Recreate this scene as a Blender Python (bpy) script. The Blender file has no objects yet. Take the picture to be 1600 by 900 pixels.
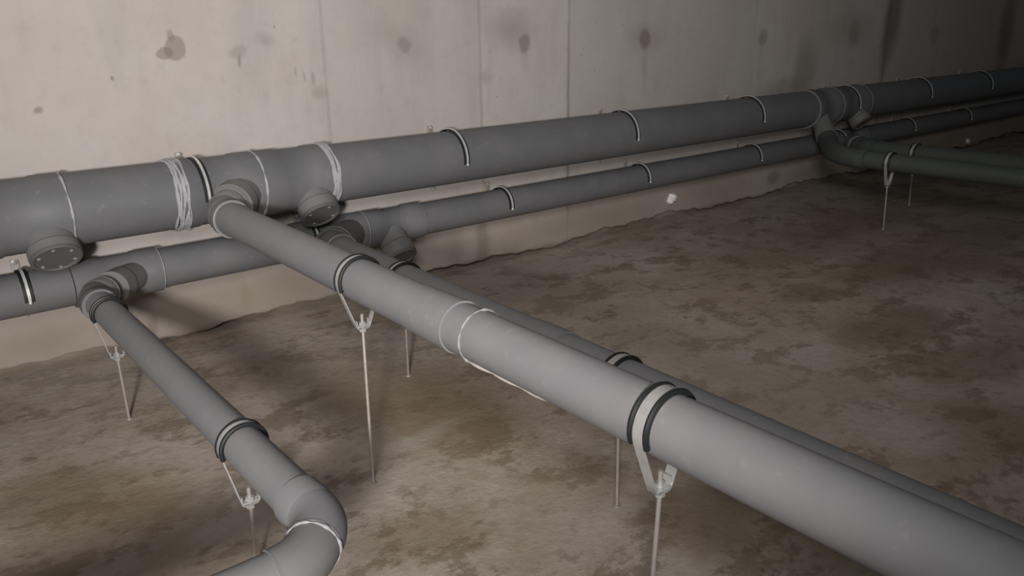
import bpy, bmesh, math, random
from mathutils import Vector, Matrix
PI = math.pi
S = bpy.context.scene
C = S.collection
rnd = random.Random(7)

# ---------------------------------------------------------------- camera, world, lights, exposure
cam_d = bpy.data.cameras.new('camera')
cam_d.sensor_width = 36.0
cam_d.lens = 1241.0 * 36.0 / 1600.0
cam_d.clip_start = 0.02
cam = bpy.data.objects.new('camera', cam_d)
C.objects.link(cam)
R = Matrix(((0.77254977, 0.21003697, -0.59920892),
            (-0.63479496, 0.23435353, -0.73628376),
            (-0.01422008, 0.94919065, 0.31438018)))
cam.matrix_world = Matrix.Translation((0, 0, 1.0)) @ R.to_4x4()
S.camera = cam

world = bpy.data.worlds.new('world'); S.world = world
world.use_nodes = True
bg = world.node_tree.nodes['Background']
bg.inputs['Color'].default_value = (0.62, 0.72, 0.80, 1)
bg.inputs['Strength'].default_value = 0.034

def spot(name, loc, aim, energy, radius, size, blend, col):
    d = bpy.data.lights.new(name, 'SPOT')
    d.energy = energy; d.shadow_soft_size = radius
    d.spot_size = math.radians(size); d.spot_blend = blend; d.color = col
    o = bpy.data.objects.new(name, d); C.objects.link(o)
    o.location = loc
    o.rotation_euler = (Vector(aim) - Vector(loc)).to_track_quat('-Z', 'Y').to_euler()
    return o
spot('torch_light', (-0.60, -0.55, 1.02), (0.72, 2.66, 1.18), 272, 0.09, 94, 1.0, (1.0, 0.962, 0.945))
spot('hand_lamp_light', (-0.50, -0.60, 1.75), (2.6, 2.66, 1.25), 225, 0.40, 86, 1.0, (1.0, 0.965, 0.93))

S.view_settings.view_transform = 'Standard'
S.view_settings.look = 'None'
S.view_settings.gamma = 1.0
S.view_settings.use_curve_mapping = False
S.view_settings.exposure = 0.08

# ---------------------------------------------------------------- materials
def new_mat(name):
    m = bpy.data.materials.new(name); m.use_nodes = True
    return m, m.node_tree, m.node_tree.nodes['Principled BSDF']
def N(nt, t, **kw):
    n = nt.nodes.new(t)
    for k, v in kw.items(): setattr(n, k, v)
    return n
def math_n(nt, op, a, b=None, c=None):
    n = N(nt, 'ShaderNodeMath', operation=op)
    for i, v in enumerate((a, b, c)):
        if v is None: continue
        if isinstance(v, (int, float)): n.inputs[i].default_value = v
        else: nt.links.new(v, n.inputs[i])
    return n.outputs[0]
def mix_c(nt, fac, a, b, mode='MIX'):
    n = N(nt, 'ShaderNodeMix', data_type='RGBA', blend_type=mode)
    for i, v in ((0, fac), (6, a), (7, b)):
        if isinstance(v, (int, float)): n.inputs[i].default_value = v
        elif isinstance(v, tuple): n.inputs[i].default_value = (*v, 1) if len(v) == 3 else v
        else: nt.links.new(v, n.inputs[i])
    return n.outputs[2]
def ramp(nt, v, lo, hi, a=0.0, b=1.0):
    n = N(nt, 'ShaderNodeMapRange', interpolation_type='SMOOTHSTEP')
    nt.links.new(v, n.inputs[0])
    for i, x in ((1, lo), (2, hi), (3, a), (4, b)): n.inputs[i].default_value = x
    return n.outputs[0]
def noise(nt, vec, scale, detail=4, rough=0.55, dist=0.0):
    n = N(nt, 'ShaderNodeTexNoise')
    nt.links.new(vec, n.inputs['Vector'])
    n.inputs['Scale'].default_value = scale; n.inputs['Detail'].default_value = detail
    n.inputs['Roughness'].default_value = rough; n.inputs['Distortion'].default_value = dist
    return n.outputs['Fac']
def mapping(nt, vec, scale=(1, 1, 1), loc=(0, 0, 0)):
    n = N(nt, 'ShaderNodeMapping')
    nt.links.new(vec, n.inputs['Vector'])
    n.inputs['Scale'].default_value = scale; n.inputs['Location'].default_value = loc
    return n.outputs[0]
def bump(nt, h, strength, dist, nrm=None):
    n = N(nt, 'ShaderNodeBump')
    nt.links.new(h, n.inputs['Height'])
    n.inputs['Strength'].default_value = strength; n.inputs['Distance'].default_value = dist
    if nrm is not None: nt.links.new(nrm, n.inputs['Normal'])
    return n.outputs[0]
def blotch(nt, u, v, cu, cv, ru, rv, soft=0.35):
    """1 inside an ellipse of the concrete surface, 0 outside, soft edge."""
    a = math_n(nt, 'DIVIDE', math_n(nt, 'SUBTRACT', u, cu), ru)
    b = math_n(nt, 'DIVIDE', math_n(nt, 'SUBTRACT', v, cv), rv)
    d = math_n(nt, 'SQRT', math_n(nt, 'ADD', math_n(nt, 'MULTIPLY', a, a), math_n(nt, 'MULTIPLY', b, b)))
    return ramp(nt, d, 1.0 - soft, 1.0 + soft, 1.0, 0.0)
def coords(nt, warp_scale, warp):
    tc = N(nt, 'ShaderNodeTexCoord')
    o = tc.outputs['Object']
    n = N(nt, 'ShaderNodeTexNoise'); nt.links.new(o, n.inputs['Vector'])
    n.inputs['Scale'].default_value = warp_scale; n.inputs['Detail'].default_value = 5
    sub = N(nt, 'ShaderNodeVectorMath', operation='SUBTRACT')
    nt.links.new(n.outputs['Color'], sub.inputs[0]); sub.inputs[1].default_value = (.5, .5, .5)
    sc = N(nt, 'ShaderNodeVectorMath', operation='SCALE'); nt.links.new(sub.outputs[0], sc.inputs[0]); sc.inputs[3].default_value = warp
    ad = N(nt, 'ShaderNodeVectorMath', operation='ADD'); nt.links.new(o, ad.inputs[0]); nt.links.new(sc.outputs[0], ad.inputs[1])
    sx = N(nt, 'ShaderNodeSeparateXYZ'); nt.links.new(ad.outputs[0], sx.inputs[0])
    sr = N(nt, 'ShaderNodeSeparateXYZ'); nt.links.new(o, sr.inputs[0])
    return o, sx.outputs, sr.outputs

def wall_material():
    m, nt, bs = new_mat('cast_concrete')
    o, w, r = coords(nt, 9.0, 0.05)
    n1 = noise(nt, o, 1.3, 6, 0.6)
    n2 = noise(nt, mapping(nt, o, (3.0, 1, 0.7)), 2.5, 6, 0.6)
    n3 = noise(nt, o, 22, 6, 0.65)
    base = mix_c(nt, ramp(nt, n1, 0.35, 0.68), (0.50, 0.445, 0.405), (0.54, 0.505, 0.47))
    base = mix_c(nt, ramp(nt, n2, 0.45, 0.75, 0, 0.45), base, (0.40, 0.375, 0.345))
    base = mix_c(nt, ramp(nt, n3, 0.45, 0.8, 0, 0.22), base, (0.33, 0.30, 0.27))
    # board marks: panels of slightly different tone
    for x0, x1, s in ((1.30, 2.02, .16), (2.50, 3.9, .22), (5.37, 12, .2)):
        a = math_n(nt, 'MULTIPLY', ramp(nt, w[0], x0 - .02, x0 + .02), ramp(nt, w[0], x1 - .02, x1 + .02, 1, 0))
        base = mix_c(nt, math_n(nt, 'MULTIPLY', a, s), base, (0.36, 0.33, 0.30))
    # filled tie holes and other stains
    spots = [(0.83, .945, .037, .040, .55, .12), (0.795, .93, .028, .022, .55, .15), (0.82, .985, .012, .018, .45, .3), (1.665, .935, .030, .026, .45, .4), (1.665, .93, .07, .06, .18, .6), (1.58, .99, .07, .05, .14, .8),
             (2.257, .925, .032, .036, .60, .3), (2.19, .98, .10, .07, .35, .7), (2.257, .87, .018, .05, .15, .8), (3.009, .925, .035, .045, .7, .35), (3.02, .935, .12, .05, .22, .7), (3.01, .80, .02, .09, .25, .9),
             (3.974, .91, .04, .045, .45, .4), (4.95, .92, .06, .07, .4, .6), (6.06, .89, .06, .06, .4, .5),
             (4.43, .72, .11, .17, .45, .6), (4.25, .62, .2, .06, .4, .7), (7.33, .88, .14, .3, .7, .6),
             (5.43, 1.02, .10, .24, .8, .6), (5.37, .85, .06, .22, .55, .7), (4.9, .95, .2, .1, .25, .8),
             (1.023, .93, .03, .02, .3, .6), (1.03, .90, .006, .02, .5, .5), (1.12, .965, .03, .02, .25, .7), (0.42, .78, .012, .008, .6, .5), (0.63, .86, .006, .006, .6, .5), (1.30, .78, .03, .02, .3, .8),
             (1.28, .83, .007, .022, .35, .6), (1.25, .845, .005, .018, .35, .6), (1.22, .86, .005, .015, .35, .6), (2.05, .80, .03, .03, .25, .7),
             (2.01, .07, .035, .16, .75, .6), (1.86, .10, .04, .10, .35, .8), (2.35, .08, .15, .06, .35, .8), (2.7, .10, .3, .05, .3, .8), (4.2, .11, .06, .04, .7, .5), (5.0, .08, .5, .05, .45, .8),
             (0.95, .10, .02, .05, .6, .6), (0.30, .10, .09, .03, .35, .7), (0.72, .14, .2, .05, .25, .8)]
    for x, z, rx, rz, s, sf in spots:
        base = mix_c(nt, math_n(nt, 'MULTIPLY', blotch(nt, w[0], w[2], x, z, rx, rz, sf), s), base, (0.205, 0.175, 0.145))
    # formwork joints
    for x, wd, s in ((1.33, .012, .22), (2.018, .014, .32), (2.508, .014, .62), (3.9, .02, .12), (5.37, .04, .5)):
        xx = math_n(nt, 'ADD', math_n(nt, 'MULTIPLY', w[0], .22), math_n(nt, 'MULTIPLY', r[0], .78))
        d = math_n(nt, 'ABSOLUTE', math_n(nt, 'SUBTRACT', xx, x + .002))
        f = math_n(nt, 'MULTIPLY', ramp(nt, d, 0, wd, 1, 0), ramp(nt, n2, .3, .6, .35, 1))
        base = mix_c(nt, math_n(nt, 'MULTIPLY', f, s), base, (0.15, 0.13, 0.11))
    # pores
    vo = N(nt, 'ShaderNodeTexVoronoi'); nt.links.new(o, vo.inputs['Vector']); vo.inputs['Scale'].default_value = 9
    pore = math_n(nt, 'MULTIPLY', ramp(nt, vo.outputs['Distance'], .02, .05, 1, 0), ramp(nt, n1, .5, .56))
    base = mix_c(nt, math_n(nt, 'MULTIPLY', pore, .5), base, (0.17, 0.15, 0.13))
    # brown dirty wall foot, with shade below the lower pipe painted in
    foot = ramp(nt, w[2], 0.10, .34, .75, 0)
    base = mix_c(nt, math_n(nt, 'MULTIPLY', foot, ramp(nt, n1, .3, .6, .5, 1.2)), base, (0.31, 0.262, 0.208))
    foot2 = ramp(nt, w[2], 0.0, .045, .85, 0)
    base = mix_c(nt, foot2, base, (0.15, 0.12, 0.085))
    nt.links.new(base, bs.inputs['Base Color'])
    bs.inputs['Roughness'].default_value = 0.85
    bs.inputs['Specular IOR Level'].default_value = 0.25
    nt.links.new(bump(nt, n3, .25, .004), bs.inputs['Normal'])
    return m

def floor_material():
    m, nt, bs = new_mat('dirty_concrete_floor')
    o, w, r = coords(nt, 8.0, 0.16)
    n1 = noise(nt, o, 2.2, 8, 0.66, .1)
    n2 = noise(nt, mapping(nt, o, (1, 1.3, 1), (3, 1, 0)), 5.0, 9, 0.70, .05)
    n3 = noise(nt, o, 38, 6, 0.7)
    n4 = noise(nt, mapping(nt, o, (1, 1, 1), (7, 2, 0)), 13, 5, 0.6)
    base = mix_c(nt, ramp(nt, n1, 0.38, 0.62), (0.42, 0.34, 0.262), (0.55, 0.475, 0.40))
    base = mix_c(nt, ramp(nt, n2, 0.52, 0.58, 0, 0.62), base, (0.225, 0.168, 0.110))
    base = mix_c(nt, ramp(nt, n4, 0.57, 0.64, 0, 0.35), base, (0.20, 0.15, 0.105))
    base = mix_c(nt, ramp(nt, n3, 0.40, 0.75, 0, 0.25), base, (0.22, 0.175, 0.13))
    dark = (0.22, 0.165, 0.102)
    spots = [(1.05, 1.87, .22, .24, .7, .45), (1.12, 1.58, .16, .14, .6, .5), (.93, 2.2, .25, .12, .35, .6), (.20, 1.85, .14, .14, .55, .5), (.33, 1.66, .12, .10, .6, .4), (.10, 1.66, .12, .10, .4, .6),
             (1.22, .88, .14, .12, .6, .5), (1.2, 1.2, .05, .09, .5, .6), (2.62, 1.13, .28, .13, .65, .35), (2.5, .85, .25, .12, .55, .5), (3.6, 1.45, .7, .22, .6, .5), (2.72, 1.51, .13, .10, .65, .4),
             (3.3, 1.95, .8, .22, .5, .6), (4.6, 1.9, .9, .5, .5, .6), (1.6, 1.0, .10, .2, .3, .7), (2.1, .6, .15, .2, .4, .6), (.75, 1.22, .14, .08, .4, .6)]
    for x, y, rx, ry, s, sf in spots:
        base = mix_c(nt, math_n(nt, 'MULTIPLY', blotch(nt, w[0], w[1], x, y, rx, ry, sf), s), base, dark)
    vf = N(nt, 'ShaderNodeTexVoronoi'); nt.links.new(o, vf.inputs['Vector']); vf.inputs['Scale'].default_value = 26
    fleck = math_n(nt, 'MULTIPLY', ramp(nt, vf.outputs['Distance'], .08, .22, 1, 0), ramp(nt, n2, .5, .6))
    base = mix_c(nt, math_n(nt, 'MULTIPLY', fleck, .55), base, (0.13, 0.10, 0.07))
    light = (0.52, 0.465, 0.40)
    for x, y, rx, ry, s, sf in [(.92, 1.56, .12, .035, .55, .7), (.86, 1.42, .10, .10, .3, .7), (1.8, 1.35, .4, .3, .3, .8), (.45, 1.7, .06, .25, .35, .8), (.30, 2.25, .3, .10, .25, .8), (1.5, 2.1, .6, .25, .25, .8), (1.0, 1.05, .12, .12, .4, .8), (1.95, .95, .2, .2, .25, .8)]:
        base = mix_c(nt, math_n(nt, 'MULTIPLY', blotch(nt, w[0], w[1], x, y, rx, ry, sf), s), base, light)
    # pale mortar band along the wall foot
    a = math_n(nt, 'MULTIPLY', ramp(nt, w[1], 2.42, 2.47), ramp(nt, n1, .4, .6, .1, .5))
    base = mix_c(nt, a, base, (0.45, 0.40, 0.34))
    nt.links.new(base, bs.inputs['Base Color'])
    bs.inputs['Roughness'].default_value = 0.9
    bs.inputs['Specular IOR Level'].default_value = 0.2
    b1 = bump(nt, n2, .35, .02)
    nt.links.new(bump(nt, n3, .4, .006, b1), bs.inputs['Normal'])
    return m

def pvc_material(name, col, rough=0.5, dust=0.25):
    m, nt, bs = new_mat(name)
    tc = N(nt, 'ShaderNodeTexCoord').outputs['Object']
    geo = N(nt, 'ShaderNodeNewGeometry').outputs['Position']
    n1 = noise(nt, geo, 5, 5, .6); n2 = noise(nt, geo, 40, 4, .6)
    c2 = tuple(min(1, c * k) for c, k in zip(col, (1.28, 1.22, 1.15)))
    base = mix_c(nt, ramp(nt, n1, .4, .7, 0, dust * 2), col, c2)
    base = mix_c(nt, ramp(nt, n2, .62, .75, 0, .18), base, (.42, .40, .37))
    nt.links.new(base, bs.inputs['Base Color'])
    nt.links.new(ramp(nt, n1, .3, .7, rough - .06, rough + .1), bs.inputs['Roughness'])
    bs.inputs['Specular IOR Level'].default_value = 0.4
    return m
def plain(name, col, rough=.5, metal=0.0, bumpy=0.0):
    m, nt, bs = new_mat(name)
    geo = N(nt, 'ShaderNodeNewGeometry').outputs['Position']
    n1 = noise(nt, geo, 60, 4, .6)
    nt.links.new(mix_c(nt, ramp(nt, n1, .35, .7, 0, .5), col, tuple(c * .75 for c in col)), bs.inputs['Base Color'])
    bs.inputs['Roughness'].default_value = rough; bs.inputs['Metallic'].default_value = metal
    if bumpy: nt.links.new(bump(nt, n1, bumpy, .002), bs.inputs['Normal'])
    return m
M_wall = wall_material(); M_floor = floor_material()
M_pipe = pvc_material('grey_pvc', (0.205, 0.206, 0.214), .58)
M_main = pvc_material('dark_grey_pvc', (0.148, 0.151, 0.160), .6)
M_fit = pvc_material('grey_pvc_fitting', (0.175, 0.178, 0.18), .5)
M_far = pvc_material('shade_darkened_grey_pvc', (0.085, 0.098, 0.094), .6, .1)  # grey pvc darkened: shade of the right corner put into the colour
M_plug = pvc_material('dark_pvc_plug', (0.12, 0.12, 0.118), .6)
M_seal = plain('white_silicone', (0.44, 0.435, 0.46), .55, 0, .4)
M_rim = plain('pale_rim', (0.33, 0.33, 0.335), .5)  # paler grey for socket rims, plug nibs and thin beads
M_smear = plain('old_sealant', (0.50, 0.45, 0.40), .7)
M_metal = plain('galvanised_steel', (0.52, 0.52, 0.505), .35, .35)
M_steel = plain('bright_steel', (0.85, 0.85, 0.83), .35, .45)
M_rod = plain('zinc_rod', (0.52, 0.485, 0.44), .45, .5, .3)
M_rubber = plain('black_rubber', (0.012, 0.014, 0.015), .55)
M_white = plain('white_plaster', (0.95, 0.94, 0.93), .5, 0, .5)

# ---------------------------------------------------------------- mesh helpers
def frame(d):
    d = Vector(d).normalized()
    up = Vector((0, 0, 1)) if abs(d.z) < .9 else Vector((0, 1, 0))
    a = d.cross(up).normalized(); b = a.cross(d).normalized()
    return a, b
def add_sweep(bm, pts, radii, n=40, cap=True, jitter=0.0, closed=False):
    pts = [Vector(p) for p in pts]
    rings = []
    K = len(pts); a = None
    for i, p in enumerate(pts):
        if closed: t = pts[(i + 1) % K] - pts[i - 1]
        else: t = pts[min(i + 1, K - 1)] - pts[max(i - 1, 0)]
        if t.length < 1e-7: t = pts[min(i + 2, K - 1)] - pts[max(i - 2, 0)]
        t.normalize()
        if a is None: a, b = frame(t)
        else:
            a = (a - t * a.dot(t)).normalized()
        b = a.cross(t).normalized()
        r = radii[i] if hasattr(radii, '__len__') else radii
        ring = []
        for k in range(n):
            th = 2 * PI * k / n
            rr = r * (1 + (rnd.uniform(-jitter, jitter) if jitter else 0))
            ring.append(bm.verts.new(p + a * rr * math.cos(th) + b * rr * math.sin(th)))
        rings.append(ring)
    pairs = list(zip(rings, rings[1:])) + ([(rings[-1], rings[0])] if closed else [])
    for r0, r1 in pairs:
        for k in range(n):
            bm.faces.new((r0[k], r0[(k + 1) % n], r1[(k + 1) % n], r1[k]))
    if cap and not closed:
        bm.faces.new(rings[0][::-1]); bm.faces.new(rings[-1])
def add_lathe(bm, p0, d, prof, n=48, cap=True):
    d = Vector(d).normalized(); p0 = Vector(p0)
    a, b = frame(d)
    rings = []
    for s, r in prof:
        rings.append([bm.verts.new(p0 + d * s + a * r * math.cos(2 * PI * k / n) + b * r * math.sin(2 * PI * k / n)) for k in range(n)])
    for r0, r1 in zip(rings, rings[1:]):
        for k in range(n): bm.faces.new((r0[k], r0[(k + 1) % n], r1[(k + 1) % n], r1[k]))
    if cap:
        bm.faces.new(rings[0][::-1]); bm.faces.new(rings[-1])
def add_box(bm, c, s, rot=None, bev=0.0):
    r = bmesh.ops.create_cube(bm, size=1.0)
    vs = r['verts']
    bmesh.ops.scale(bm, vec=s, verts=vs)
    if rot is not None: bmesh.ops.rotate(bm, cent=(0, 0, 0), matrix=rot, verts=vs)
    bmesh.ops.translate(bm, vec=c, verts=vs)
    if bev:
        es = {e for v in vs for e in v.link_edges}
        bmesh.ops.bevel(bm, geom=list(es), offset=bev, segments=2, affect='EDGES')
def add_strip(bm, path, w, t):
    """flat bar bent along path in local XZ; width w along Y, thickness t outward; path = [(x,z,nx,nz)]"""
    rows = []
    for x, z, nx, nz in path:
        rows.append([bm.verts.new((x, -w / 2, z)), bm.verts.new((x, w / 2, z)),
                     bm.verts.new((x + nx * t, w / 2, z + nz * t)), bm.verts.new((x + nx * t, -w / 2, z + nz * t))])
    for r0, r1 in zip(rows, rows[1:]):
        for k in range(4): bm.faces.new((r0[k], r0[(k + 1) % 4], r1[(k + 1) % 4], r1[k]))
    bm.faces.new(rows[0][::-1]); bm.faces.new(rows[-1])
def obj(name, bm, mat, parent=None, smooth=True, loc=None):
    bmesh.ops.recalc_face_normals(bm, faces=bm.faces)
    me = bpy.data.meshes.new(name)
    bm.to_mesh(me); bm.free()
    if smooth:
        for p in me.polygons: p.use_smooth = True
        try: me.set_sharp_from_angle(angle=math.radians(38))
        except Exception: pass
    me.materials.append(mat)
    o = bpy.data.objects.new(name, me); C.objects.link(o)
    if parent is not None: o.parent = parent
    if loc is not None: o.location = loc
    return o
def tag(o, label, cat, group=None):
    o['label'] = label; o['category'] = cat
    if group: o['group'] = group
    return o
def thing(name, label, cat, loc=(0, 0, 0), group=None):
    o = bpy.data.objects.new(name, None); C.objects.link(o)
    o.empty_display_size = .05; o.location = loc
    return tag(o, label, cat, group)
def struct(name, bm, mat, smooth=False):
    o = obj(name, bm, mat, smooth=smooth); o['kind'] = 'structure'; return o
def torus_part(name, c, axis, R0, r, mat, parent, wob=0.0, n=96, flat=1.0):
    """bead of sealant around a pipe, centre c in the parent's space"""
    bm = bmesh.new()
    axis = Vector(axis).normalized(); a, b = frame(axis)
    ph = [rnd.uniform(0, 6.28) for _ in range(4)]
    pts, rad = [], []
    for k in range(n):
        th = 2 * PI * k / n
        off = wob * (math.sin(2 * th + ph[0]) * .6 + math.sin(5 * th + ph[1]) * .3 + math.sin(11 * th + ph[2]) * .2)
        pts.append(Vector(c) + axis * off + (a * math.cos(th) + b * math.sin(th)) * R0)
        rad.append(r * (1 + (.45 * math.sin(7 * th + ph[3]) + .25 * math.sin(17 * th + ph[1]) if wob else 0)))
    add_sweep(bm, pts, rad, n=8, closed=True)
    return obj(name, bm, mat, parent)

# ---------------------------------------------------------------- structure
WY = 2.664
def build_floor():
    bm = bmesh.new()
    add_box(bm, (3.0, 0.4, -0.06), (12.4, 4.9, 0.12))
    struct('floor', bm, M_floor)
def build_wall():
    bm = bmesh.new()
    X0, X1, DX = -1.6, 9.2, 0.012
    rn = random.Random(3)
    n = int((X1 - X0) / DX) + 1
    # wandering height of the ragged wall foot
    hs, v = [], 0.0
    ph = [rn.uniform(0, 6) for _ in range(6)]
    for i in range(n):
        x = X0 + i * DX
        h = .032 + .014 * math.sin(x * 4.1 + ph[0]) + .007 * math.sin(x * 11 + ph[1]) + .004 * math.sin(x * 27 + ph[2]) + .0025 * math.sin(x * 63 + ph[3]) + rn.uniform(-.0012, .0012)
        hs.append(max(.003, h))
    rows = []
    levels = [('rec', 0.0), ('rec', 1.0), ('face', 1.0), ('face2', .004), ('z', .12), ('z', .6), ('z', 1.2), ('z', 2.3)]
    for kind, q in levels:
        row = []
        for i in range(n):
            x = X0 + i * DX; h = hs[i]
            if kind == 'rec': y, z = WY + .05, h * q
            elif kind == 'face': y, z = WY + .003, h
            elif kind == 'face2': y, z = WY, h + q
            else: y, z = WY, q
            row.append(bm.verts.new((x, y, z)))
        rows.append(row)
    for r0, r1 in zip(rows, rows[1:]):
        for i in range(n - 1): bm.faces.new((r0[i], r0[i + 1], r1[i + 1], r1[i]))
    # back and sides
    B = [bm.verts.new((X0, WY + .18, 0)), bm.verts.new((X1, WY + .18, 0)), bm.verts.new((X1, WY + .18, 2.3)), bm.verts.new((X0, WY + .18, 2.3))]
    bm.faces.new(B)
    bm.faces.new([B[3], B[2]] + rows[-1][::-1])
    bm.faces.new([B[0], B[3]] + [r[0] for r in rows[::-1]])
    bm.faces.new([B[2], B[1]] + [r[-1] for r in rows])
    bm.faces.new([B[1], B[0]] + rows[0])
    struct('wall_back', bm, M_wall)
build_floor(); build_wall()

# ---------------------------------------------------------------- pipes on the wall
Y1, Z1, R1 = 2.52, .519, .100      # upper main
Y2, Z2, R2 = 2.56, .289, .0625     # lower main
def wall_pipe(label, x0, x1, y, z, r, mat=None):
    bm = bmesh.new()
    add_lathe(bm, (x0, y, z), (1, 0, 0), [(0, r), (x1 - x0, r)], n=64)
    return tag(obj('drain_pipe', bm, mat or M_main), label, 'pipe')
def fitting(name, label, x0, x1, y, z, r, branches, rings=(), seal=None, mat=None, seal_x=None):
    """tee or wye body on a wall pipe with its socket collars and branch sockets"""
    t = thing(name, label, 'pipe fitting', (x0, y, z))
    L = x1 - x0; sk = min(.07, L * .3)
    bm = bmesh.new()
    add_lathe(bm, (0, 0, 0), (1, 0, 0), [(0, r + .002), (.0, r + .007), (sk, r + .007), (sk + .008, r + .003), (L - sk - .008, r + .003), (L - sk, r + .007), (L, r + .007), (L, r + .002)], n=64)
    obj('body', bm, mat or M_main, t)
    for (bx, d, L2, rb, collar) in branches:
        bm = bmesh.new()
        add_lathe(bm, (bx - x0, 0, 0), d, [(0.02, rb), (L2 - collar, rb), (L2 - collar + .006, rb + .005), (L2, rb + .005), (L2, rb - .001)], n=48)
        obj('branch_socket', bm, mat or M_fit, t)
    for k, (xx, rr, kind) in enumerate(rings):
        if kind == 'bead':
            torus_part('sealant_bead', (xx - x0, 0, 0), (1, 0, 0), r + rr, .0030, M_seal, t, wob=.0012)
        elif kind == 'rim':
            torus_part('socket_rim', (xx - x0, 0, 0), (1, 0, 0), r + rr, .0022, M_rim, t)
        else:
            bm = bmesh.new()
            for q in range(9):
                ph = [rnd.uniform(0, 6.28) for _ in range(3)]
                off0 = (q - 3.5) * (.0046 if xx < 1 else .0028)
                pts, rad = [], []
                for kk in range(110):
                    th = 2 * PI * kk / 110
                    off = off0 + .004 * math.sin(2 * th + ph[0]) + .0015 * math.sin(7 * th + ph[1])
                    pts.append((xx - x0 + off, (r + rr) * math.cos(th), (r + rr) * math.sin(th)))
                    rad.append(.0030 * (1 + .5 * math.sin(5 * th + ph[2]) + .2 * rnd.uniform(-1, 1)))
                add_sweep(bm, pts, rad, n=6, closed=True)
            obj('sealant_smear', bm, M_seal, t)
    return t
def plug(label, origin, d, L, r, nibs=0):
    """blank end plug pushed into a branch socket: rim, recessed face, raised nibs round the edge"""
    d = Vector(d).normalized(); c = Vector(origin) + d * L
    t = thing('end_plug', label, 'pipe plug', c)
    bm = bmesh.new()
    add_lathe(bm, (0, 0, 0), d, [(-.03, r - .004), (0, r - .004), (.0, r + .004), (.007, r + .004), (.010, r + .001), (.010, r - .006), (.006, r - .008)], n=48)
    obj('rim', bm, M_plug, t)
    a, b = frame(d)
    for k in range(nibs):
        bm = bmesh.new()
        th = 2 * PI * k / nibs + .3
        p = d * .008 + (a * math.cos(th) + b * math.sin(th)) * (r - .015)
        m = Matrix((a, b, d)).transposed()
        add_box(bm, p, (.008, .004, .004), m)
        obj('nib', bm, M_rim, t)
    return t
a27 = math.radians(46)
D_STUB = Vector((0, -math.cos(a27), -math.sin(a27)))

# --- upper main, left to right
wall_pipe('thick grey upper wall pipe running out of the left edge of the photo', -1.5, .17, Y1, Z1, R1)
fitting('tee_fitting', 'grey tee on the thick upper wall pipe, above the round plug at the far left', .17, .416, Y1, Z1, R1,
        [(.358, D_STUB, .146, .062, .03)], rings=[(.416, .0065, 'bead')])
plug('blank round plug closing the stub at the far left of the upper wall pipe', (.358, Y1, Z1), D_STUB, .146, .062, 6)
wall_pipe('short grey upper wall pipe between the left tee and the thick white sealant smear', .417, .70, Y1, Z1, R1 + .0035)
D_A = Vector((.79, 2.325, .480)) - Vector((.965, Y1, Z1))
fitting('wye_fitting', 'grey branch fitting with thick white sealant smear, feeding the big front pipe', .702, .973, Y1, Z1, R1,
        [(.965, D_A, .18, .060, .05)], rings=[(.715, .0066, 'smear'), (.973, .007, 'bead')])
fitting('tee_fitting', 'grey tee on the upper wall pipe directly right of the big front pipe branch', .975, 1.222, Y1, Z1, R1,
        [(1.148, D_STUB, .150, .062, .04)], rings=[(1.216, .0066, 'smear')])
plug('blank plug on the upper wall pipe stub right of the big front pipe', (1.148, Y1, Z1), D_STUB, .150, .062, 4)
wall_pipe('long thick upper wall pipe crossing the middle of the wall', 1.225, 4.215, Y1, Z1, R1)
D_E0 = Vector((4.35, Y1, Z1)); P_E = Vector((4.22, 2.36, .37))
fitting('wye_fitting', 'dark branch fitting on the upper wall pipe in the shadowy right corner', 4.218, 4.478, Y1, Z1, R1,
        [(4.35, P_E - D_E0, .245, .052, .05)], rings=[(4.218, .0065, 'rim'), (4.478, .0065, 'rim')])
fitting('tee_fitting', 'dark tee on the upper wall pipe holding the rightmost short stub', 4.482, 4.80, Y1, Z1, R1,
        [(4.70, D_STUB, .150, .058, .04)], rings=[(4.80, .0065, 'rim')])
plug('dark blank plug on the rightmost stub of the upper wall pipe', (4.70, Y1, Z1), D_STUB, .150, .058)
wall_pipe('thick upper wall pipe vanishing into the dark at the right edge', 4.802, 9.1, Y1, Z1, R1)

# --- lower main, left to right
wall_pipe('thin lower wall pipe at the bottom left, left of its first branch', -1.5, .40, Y2, Z2, R2)
PB = Vector((.412, 2.325, .305)); B0 = Vector((.60, Y2, Z2))
fitting('wye_fitting', 'grey branch fitting on the lower wall pipe feeding the left floor pipe', .402, .65, Y2, Z2, R2,
        [(.60, PB - B0, .19, .043, .06)], rings=[(.65, .0055, 'rim')])
wall_pipe('lower wall pipe length passing behind the big front pipe', .652, 1.10, Y2, Z2, R2)
PC = Vector((1.128, 2.33, .311)); C0 = Vector((1.335, Y2, Z2))
fitting('wye_fitting', 'dark grey branch fitting on the lower wall pipe half hidden behind the big front pipe', 1.102, 1.372, Y2, Z2, R2,
        [(1.335, PC - C0, .24, .055, .07)], rings=[(1.372, .0055, 'rim')])
fitting('tee_fitting', 'grey tee on the lower wall pipe with a short plugged stub pointing forwards', 1.376, 1.62, Y2, Z2, R2,
        [(1.478, D_STUB, .138, .055, .05)])
plug('dark blank plug on the only short stub of the lower wall pipe', (1.478, Y2, Z2), D_STUB, .138, .055)
wall_pipe('long thin lower wall pipe above the bare foot of the wall', 1.622, 4.70, Y2, Z2, R2)
PF = Vector((4.53, 2.30, .290)); F0 = Vector((4.80, Y2, Z2))
fitting('wye_fitting', 'dark branch fitting on the lower wall pipe in the far right shadows', 4.702, 4.96, Y2, Z2, R2,
        [(4.80, PF - F0, .25, .050, .06)], rings=[(4.96, .0055, 'rim')])
wall_pipe('thin lower wall pipe running off into darkness at the right edge', 4.962, 9.1, Y2, Z2, R2)

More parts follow.
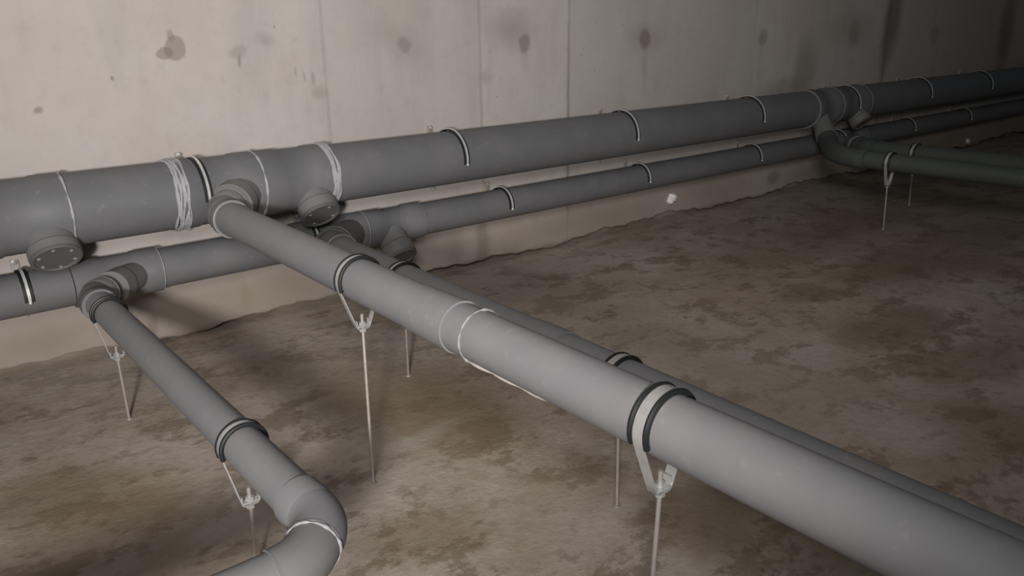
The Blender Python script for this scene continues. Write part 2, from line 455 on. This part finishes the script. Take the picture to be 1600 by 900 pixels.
# ---------------------------------------------------------------- wall clamps
def wall_clamp(r, cy, cz, big):
    """strap hooked over the pipe, rubber inside it, wall rail with a screw above and below"""
    t = bpy.data.objects.new('wall_pipe_clamp', None); C.objects.link(t); t.empty_display_size = .05
    r_in = r + .0075
    wall = WY - cy
    def arc(rad, a0, a1, n=44):
        return [(math.cos(a0 + (a1 - a0) * k / n) * rad, math.sin(a0 + (a1 - a0) * k / n) * rad, math.cos(a0 + (a1 - a0) * k / n), math.sin(a0 + (a1 - a0) * k / n)) for k in range(n + 1)]
    # built in XZ, then turned so that +x points to the room (-Y)
    T = Matrix.Rotation(-PI / 2, 4, 'Z')
    a0, a1 = math.radians(168), math.radians(-8)
    bm = bmesh.new(); add_strip(bm, arc(r_in - .004, a0, a1), .024, .0045); bmesh.ops.transform(bm, matrix=T, verts=bm.verts)
    obj('rubber_lining', bm, M_rubber, t)
    bm = bmesh.new()
    add_strip(bm, arc(r_in + .001, a0, a1 + .03), .0075, .003)
    # rounded tip of the strap
    bmesh.ops.create_uvsphere(bm, u_segments=12, v_segments=8, radius=.0052, matrix=Matrix.Translation((math.cos(a1) * (r_in + .003), 0, math.sin(a1) * (r_in + .003))))
    bmesh.ops.transform(bm, matrix=T, verts=bm.verts)
    obj('strap', bm, M_steel, t)
    up = .102 if big else .072; dn = .142 if big else .092
    bm = bmesh.new(); add_box(bm, (0, wall - .006, (up - dn) / 2), (.022, .012, up + dn + .012), bev=.002)
    add_box(bm, (0, wall - .02, 0), (.014, .03, r * 1.2))
    obj('wall_rail', bm, M_rod, t)
    for z in (up, -dn):
        bm = bmesh.new(); add_lathe(bm, (0, wall - .010, z), (0, -1, 0), [(0, .008), (.003, .008), (.0035, .005), (.010, .005), (.011, .003)], n=6 if z < 0 else 16)
        obj('screw', bm, M_metal, t, smooth=False)
    return t
def copy_tree(o):
    c = o.copy(); C.objects.link(c)
    for ch in list(o.children):
        k = ch.copy(); C.objects.link(k); k.parent = c
    return c
W1X = [(.79, 'steel clamp on the upper wall pipe beside the thick white sealant smear'),
       (1.757, 'steel clamp on the upper wall pipe, first one right of the big front pipe'),
       (2.705, 'steel clamp on the upper wall pipe, second one right of the big front pipe'),
       (3.675, 'steel clamp on the upper wall pipe just left of the shadowy branch fitting'),
       (4.653, 'bright steel clamp on the upper wall pipe right at the shadowy branch fitting'),
       (5.586, 'steel clamp on the upper wall pipe, second from the right edge'),
       (6.565, 'steel clamp on the upper wall pipe nearest the right edge')]
W2X = [(.283, 'steel clamp on the lower wall pipe at the far left under the round plug'),
       (1.168, 'steel clamp on the lower wall pipe peeping out above the big front pipe'),
       (2.035, 'steel clamp on the lower wall pipe, first one right of the plugged stub'),
       (2.886, 'steel clamp on the lower wall pipe just above and left of the white lump'),
       (3.798, 'steel clamp on the lower wall pipe, first one right of the white lump'),
       (4.687, 'dark clamp on the lower wall pipe behind the elbow in the right corner'),
       (5.589, 'dark faint clamp on the lower wall pipe, second from the right edge'),
       (6.484, 'dark faint clamp on the lower wall pipe nearest the right edge')]
for xs, r, cy, cz, big, extra in ((W1X, R1, Y1, Z1, True, 0), (W2X, R2, Y2, Z2, False, 0)):
    proto = None
    for x, lab in xs:
        o = proto = wall_clamp(r, cy, cz, big) if proto is None else proto
        if x != xs[0][0]: o = copy_tree(proto)
        o.location = (x, cy, cz)
        tag(o, lab, 'pipe clamp', 'clamps along the upper wall pipe' if big else 'clamps along the lower wall pipe')

# ---------------------------------------------------------------- pipes coming forward
def elbow(label, corner, d_in, d_out, L, r, mat=None, fl=.007, rr=None, name='elbow', socket_in=True, sk=.045, sk_out=None, lout=None):
    """bend: d_in = direction it arrives with, d_out = direction it leaves with; sockets at both ends"""
    d_in = Vector(d_in).normalized(); d_out = Vector(d_out).normalized(); corner = Vector(corner)
    t = thing(name, label, 'pipe elbow', corner)
    rr = rr or r * 1.1
    pts = [-d_in * L, -d_in * rr]
    n = 14
    for k in range(1, n):
        u = k / n
        pts.append((-d_in * rr) * (1 - u) ** 2 + d_out * rr * u ** 2)
    pts += [d_out * rr]
    bm = bmesh.new(); add_sweep(bm, pts, r + .004, n=48)
    obj('bend', bm, mat or M_fit, t)
    lout = lout or L
    if socket_in:
        bm = bmesh.new(); add_lathe(bm, -d_in * L, d_in, [(0, r), (0, r + fl), (sk, r + fl), (sk + .006, r + .003)], n=48)
        obj('socket', bm, mat or M_fit, t)
    bm = bmesh.new(); add_lathe(bm, d_out * (rr - .004), d_out, [(0, r + .003), (.006, r + fl), (lout - rr, r + fl), (lout - rr, r)], n=48)
    obj('socket', bm, mat or M_fit, t)
    return t, d_in, d_out
def line_pipe(label, p0, p1, r, mat=None, name='drain_pipe'):
    p0 = Vector(p0); p1 = Vector(p1)
    bm = bmesh.new(); add_lathe(bm, (0, 0, 0), p1 - p0, [(0, r), ((p1 - p0).length, r)], n=64)
    o = obj(name, bm, mat or M_pipe); o.location = p0
    return tag(o, label, 'pipe')

RA = .0475; RB = .0365; RC = .055; RE = .043; RF = .050
dY = Vector((0, -1, 0))
# A, the big front pipe
t, _, _ = elbow('grey elbow joining the big front pipe to the upper wall pipe', (.79, 2.325, .480), D_A, dY, .075, RA, M_pipe, lout=.085)
torus_part('socket_rim', dY * .085, dY, RA + .006, .0022, M_rim, t)
torus_part('socket_rim', -D_A.normalized() * .075, D_A, RA + .006, .0022, M_rim, t)
line_pipe('far grey length of the big front pipe, between wall elbow and mid joint', (.79, 2.25, .4798), (.79, 1.17, .4718), RA)
# mid joint
J = thing('pipe_coupling', 'grey socket joint in the middle of the big front pipe with white sealant', 'pipe fitting', (.79, 1.17, .4718))
bm = bmesh.new(); add_lathe(bm, (0, .09, 0), (0, -1, 0), [(0, RA - .001), (0, RA + .0015), (.085, RA + .0035), (.14, RA + .0035), (.14, RA - .001)], n=64)
obj('socket', bm, M_pipe, J)
torus_part('sealant_bead', (0, -.110, 0), (0, 1, 0), RA + .0022, .0018, M_rim, J, wob=.0007)
bm = bmesh.new()
pts = [(-.030 + .006 * k / 16 , -.115 - .20 * k / 16, -.0395 - .003 * k / 16) for k in range(17)]
add_sweep(bm, pts, [.0010 + .0028 * abs(math.sin(k * .55 + .4)) * (1 if k in range(1, 16) else .2) for k in range(17)], n=8)
obj('sealant_smear', bm, M_smear, J)
bm = bmesh.new(); pts = [(-.052 + .003 * k / 6, .175, .020 - .028 * k / 6) for k in range(7)]
pts = [(-math.cos(a) * (RA + .0002), .020 + .004 * k, math.sin(a) * (RA + .0002)) for k, a in enumerate([.35, .28, .21, .14, .07, 0])]
add_sweep(bm, pts, [.0008, .0025, .0028, .002, .0012, .0005], n=6)
obj('scratch_mark', bm, M_seal, J)
line_pipe('near grey length of the big front pipe, leaving the photo at the lower right', (.79, 1.165, .4718), (.79, -1.2, .454), RA)
# C, behind it
t, _, _ = elbow('grey elbow joining the rear front pipe to the lower wall pipe, half hidden', PC, PC - C0, dY, .07, RC, M_fit, lout=.08)
torus_part('socket_rim', dY * .08, dY, RC + .006, .0022, M_rim, t)
torus_part('socket_rim', -(PC - C0).normalized() * .07, PC - C0, RC + .006, .0022, M_rim, t)
line_pipe('far length of the rear grey pipe lying low behind the big front pipe', (1.128, 2.26, .3098), (1.128, 1.262, .2911), RC)
bm = bmesh.new(); add_lathe(bm, (0, .06, 0), (0, -1, 0), [(0, RC - .001), (0, RC + .003), (.06, RC + .004), (.12, RC + .004), (.12, RC - .001)], n=64)
o = obj('pipe_coupling', bm, M_pipe); o.location = (1.128, 1.262, .2911); tag(o, 'socket joint on the rear low grey pipe, mostly hidden by the big front pipe', 'pipe fitting')
line_pipe('near length of the rear grey pipe sinking out of sight behind the big front pipe', (1.128, 1.26, .2911), (1.128, -1.2, .245), RC)
# B, the left one
t, _, _ = elbow('small grey elbow joining the left floor pipe to the lower wall pipe', PB, PB - B0, dY, .06, RB + .002, M_fit, lout=.085, sk=.035)
torus_part('socket_rim', -(PB - B0).normalized() * .06, PB - B0, RB + .008, .0018, M_rim, t)
YB = .95
line_pipe('left grey pipe sloping down towards the lower elbow, on two stands', (.412, 2.26, .308), (.412, YB + .04, .308), RB)
dd = Vector((-1, -1, 0)).normalized()
t, _, _ = elbow('round grey elbow at the near end of the left pipe', (.412, YB, .308), dY, dd, .085, RB, M_pipe, fl=.0045, lout=.050)
torus_part('sealant_bead', dd * .050, dd, RB + .0035, .0020, M_rim, t, wob=.0004)
c2 = Vector((.412, YB, .308)) + dd * .092
t, _, _ = elbow('last grey elbow turning left at the bottom edge of the photo', c2, dd, (-1, 0, 0), .042, RB - .001, M_fit, fl=.0045, socket_in=False, lout=.046)
line_pipe('short grey pipe leaving the last elbow at the bottom edge, heading left', c2 + Vector((-.040, 0, 0)), (-1.5, c2.y, c2.z), RB, M_fit)
# E and F, right corner
dE = (P_E - D_E0).normalized()
t = thing('elbow', 'large dark elbow in the right corner curving down from the upper wall pipe', 'pipe elbow', P_E)
bz = [P_E - dE * .02, P_E + dE * .09, Vector((3.9, 2.16, .335)), Vector((3.9, 1.99, .333))]
pts = []
for k in range(33):
    u = k / 32
    pts.append(bz[0] * (1 - u) ** 3 + bz[1] * 3 * u * (1 - u) ** 2 + bz[2] * 3 * u * u * (1 - u) + bz[3] * u ** 3 - P_E)
bm = bmesh.new(); add_sweep(bm, pts, [RE + .009 - .004 * k / 32 for k in range(33)], n=48)
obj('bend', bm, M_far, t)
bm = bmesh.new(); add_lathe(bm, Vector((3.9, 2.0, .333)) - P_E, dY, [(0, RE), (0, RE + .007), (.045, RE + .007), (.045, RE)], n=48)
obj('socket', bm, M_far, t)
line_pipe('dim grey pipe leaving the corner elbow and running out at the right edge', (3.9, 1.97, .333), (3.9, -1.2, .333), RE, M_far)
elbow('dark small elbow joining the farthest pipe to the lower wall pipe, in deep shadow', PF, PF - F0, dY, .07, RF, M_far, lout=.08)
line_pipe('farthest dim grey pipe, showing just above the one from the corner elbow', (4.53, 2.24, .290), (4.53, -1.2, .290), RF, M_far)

# ---------------------------------------------------------------- stands: pear-shaped clamp on a threaded rod
def stand(label, x, y, z, r, h, wm, wt, foot, group='threaded rod stands under the forward pipes', lip=.0042):
    t = thing('pipe_stand', label, 'pipe stand', (x, y, z), group)
    rs = r + .0042; hw = .014
    # tangent from apex corner (-hw,-h) to circle rs
    def tang(px, pz, side):
        d = math.hypot(px, pz); base = math.atan2(pz, px); al = math.acos(rs / d)
        return base + (-al if side < 0 else al)
    aL = tang(-hw, -h, -1)      # angle of the contact point, left side
    aR = tang(hw, -h, 1)
    while aL < 0: aL += 2 * PI
    if aL > PI * 1.5 + .001: aL -= 2 * PI
    while aR > PI / 2: aR -= 2 * PI
    path = [(0, -h, 0, -1), (-hw + .003, -h, -.3, -1)]
    nl = Vector((math.cos(aL), math.sin(aL)))
    path += [(-hw, -h + .002, nl.x, nl.y)]
    path += [(-hw + (math.cos(aL) * rs + hw) * u, -h + (math.sin(aL) * rs + h) * u, nl.x, nl.y) for u in (.25, .5, .75)]
    n = 56
    for k in range(n + 1):
        a = aL + (aR - aL) * k / n
        path.append((math.cos(a) * rs, math.sin(a) * rs, math.cos(a), math.sin(a)))
    nr = Vector((math.cos(aR), math.sin(aR)))
    path += [(hw + (math.cos(aR) * rs - hw) * u, -h + (math.sin(aR) * rs + h) * u, nr.x, nr.y) for u in (.75, .5, .25)]
    path += [(hw, -h + .002, nr.x, nr.y), (hw - .003, -h, .3, -1), (0.0005, -h, 0, -1)]
    bm = bmesh.new(); add_strip(bm, path, wm, .0022)
    obj('strap', bm, M_metal, t)
    bm = bmesh.new()
    a0, a1 = math.radians(200), math.radians(-20)
    pts = [(math.cos(a0 + (a1 - a0) * k / n) * (r + .0005), math.sin(a0 + (a1 - a0) * k / n) * (r + .0005), math.cos(a0 + (a1 - a0) * k / n), math.sin(a0 + (a1 - a0) * k / n)) for k in range(n + 1)]
    add_strip(bm, pts, wt, .0032)
    for s in (-1, 1):
        add_sweep(bm, [(p[2] * (r + .0045), s * (wt / 2 - lip * .6), p[3] * (r + .0045)) for p in pts], lip, n=8)
    obj('rubber_lining', bm, M_rubber, t)
    # little channel bracket inside the apex
    bm = bmesh.new()
    add_box(bm, (0, 0, -h + .004), (.030, wm + .002, .003), bev=.0006)
    add_box(bm, (-.0155, 0, -h + .011), (.002, wm * .9, .015)); add_box(bm, (.0155, 0, -h + .011), (.002, wm * .9, .015))
    obj('bracket', bm, M_metal, t, smooth=False)
    for zz in (-h + .006, -h - .0095):
        bm = bmesh.new(); add_lathe(bm, (0, 0, zz), (0, 0, 1), [(0, .0078), (.0065, .0078)], n=6)
        obj('nut', bm, M_metal, t, smooth=False)
    top = Vector((0, 0, -h + .032)); bot = Vector((foot[0] - x, foot[1] - y, -z))
    L = (top - Vector((0, 0, -h))).length
    k = (bot - Vector((0, 0, -h)))
    bm = bmesh.new()
    add_sweep(bm, [top, Vector((0, 0, -h - .012)), bot], .0038, n=10)
    obj('threaded_rod', bm, M_rod, t)
    bm = bmesh.new()
    add_lathe(bm, (bot.x, bot.y, bot.z), (0, 0, 1), [(0, .0095), (.002, .009), (.0035, .005)], n=14)
    obj('floor_anchor', bm, M_rod, t)
    return t
stand('steel clamp stand with a tall rod, under the far half of the big front pipe', .79, 1.503, .4743, RA, .113, .013, .025, (.757, 1.448))
stand('large steel clamp stand on the big front pipe, closest to the viewer', .79, .64, .4678, RA, .107, .018, .034, (.775, .64), lip=.0048)
stand('stand of the left pipe nearest the small wall elbow', .412, 2.155, .308, RB, .122, .011, .022, (.415, 2.165))
stand('stand of the left pipe nearest the round lower elbow', .412, 1.262, .308, RB, .118, .012, .024, (.418, 1.305))
stand('clamp stand of the rear low pipe, directly in front of the lower plugged stub', 1.128, 1.88, .3027, RC, .118, .012, .024, (1.139, 1.901))
stand('clamp stand of the rear low pipe just behind the closest big clamp', 1.128, 1.033, .2868, RC, .110, .016, .030, (1.117, 1.021))
stand('stand on the dim pipe from the corner elbow, rod reaching the dark floor', 3.9, 1.835, .333, RE, .115, .014, .028, (3.893, 1.823))
stand('farthest stand, on the pipe behind the corner elbow pipe, barely visible', 4.53, 2.0, .290, RF, .115, .014, .028, (4.536, 1.998))

# ---------------------------------------------------------------- white lumps on the wall
def lump(label, loc, s):
    bm = bmesh.new()
    bmesh.ops.create_icosphere(bm, subdivisions=4, radius=1.0)
    ph = [rnd.uniform(0, 6) for _ in range(3)]
    for v in bm.verts:
        c = v.co
        k = 1 + .16 * math.sin(3.1 * c.x + ph[0]) * math.cos(2.7 * c.z + ph[1]) + .07 * math.sin(9 * c.z + 5 * c.x + ph[2])
        v.co = Vector((c.x * s[0] * k, c.y * s[1] * k, c.z * s[2] * k))
    o = obj('plaster_lump', bm, M_white); o.location = loc
    return tag(o, label, 'plaster lump')
lump('bright white lump stuck low on the wall under the lower wall pipe', (3.25, WY - .012, .122), (.034, .02, .030))
lump('tiny white speck low on the wall in the dark at the far right', (6.92, WY - .008, .058), (.028, .014, .022))
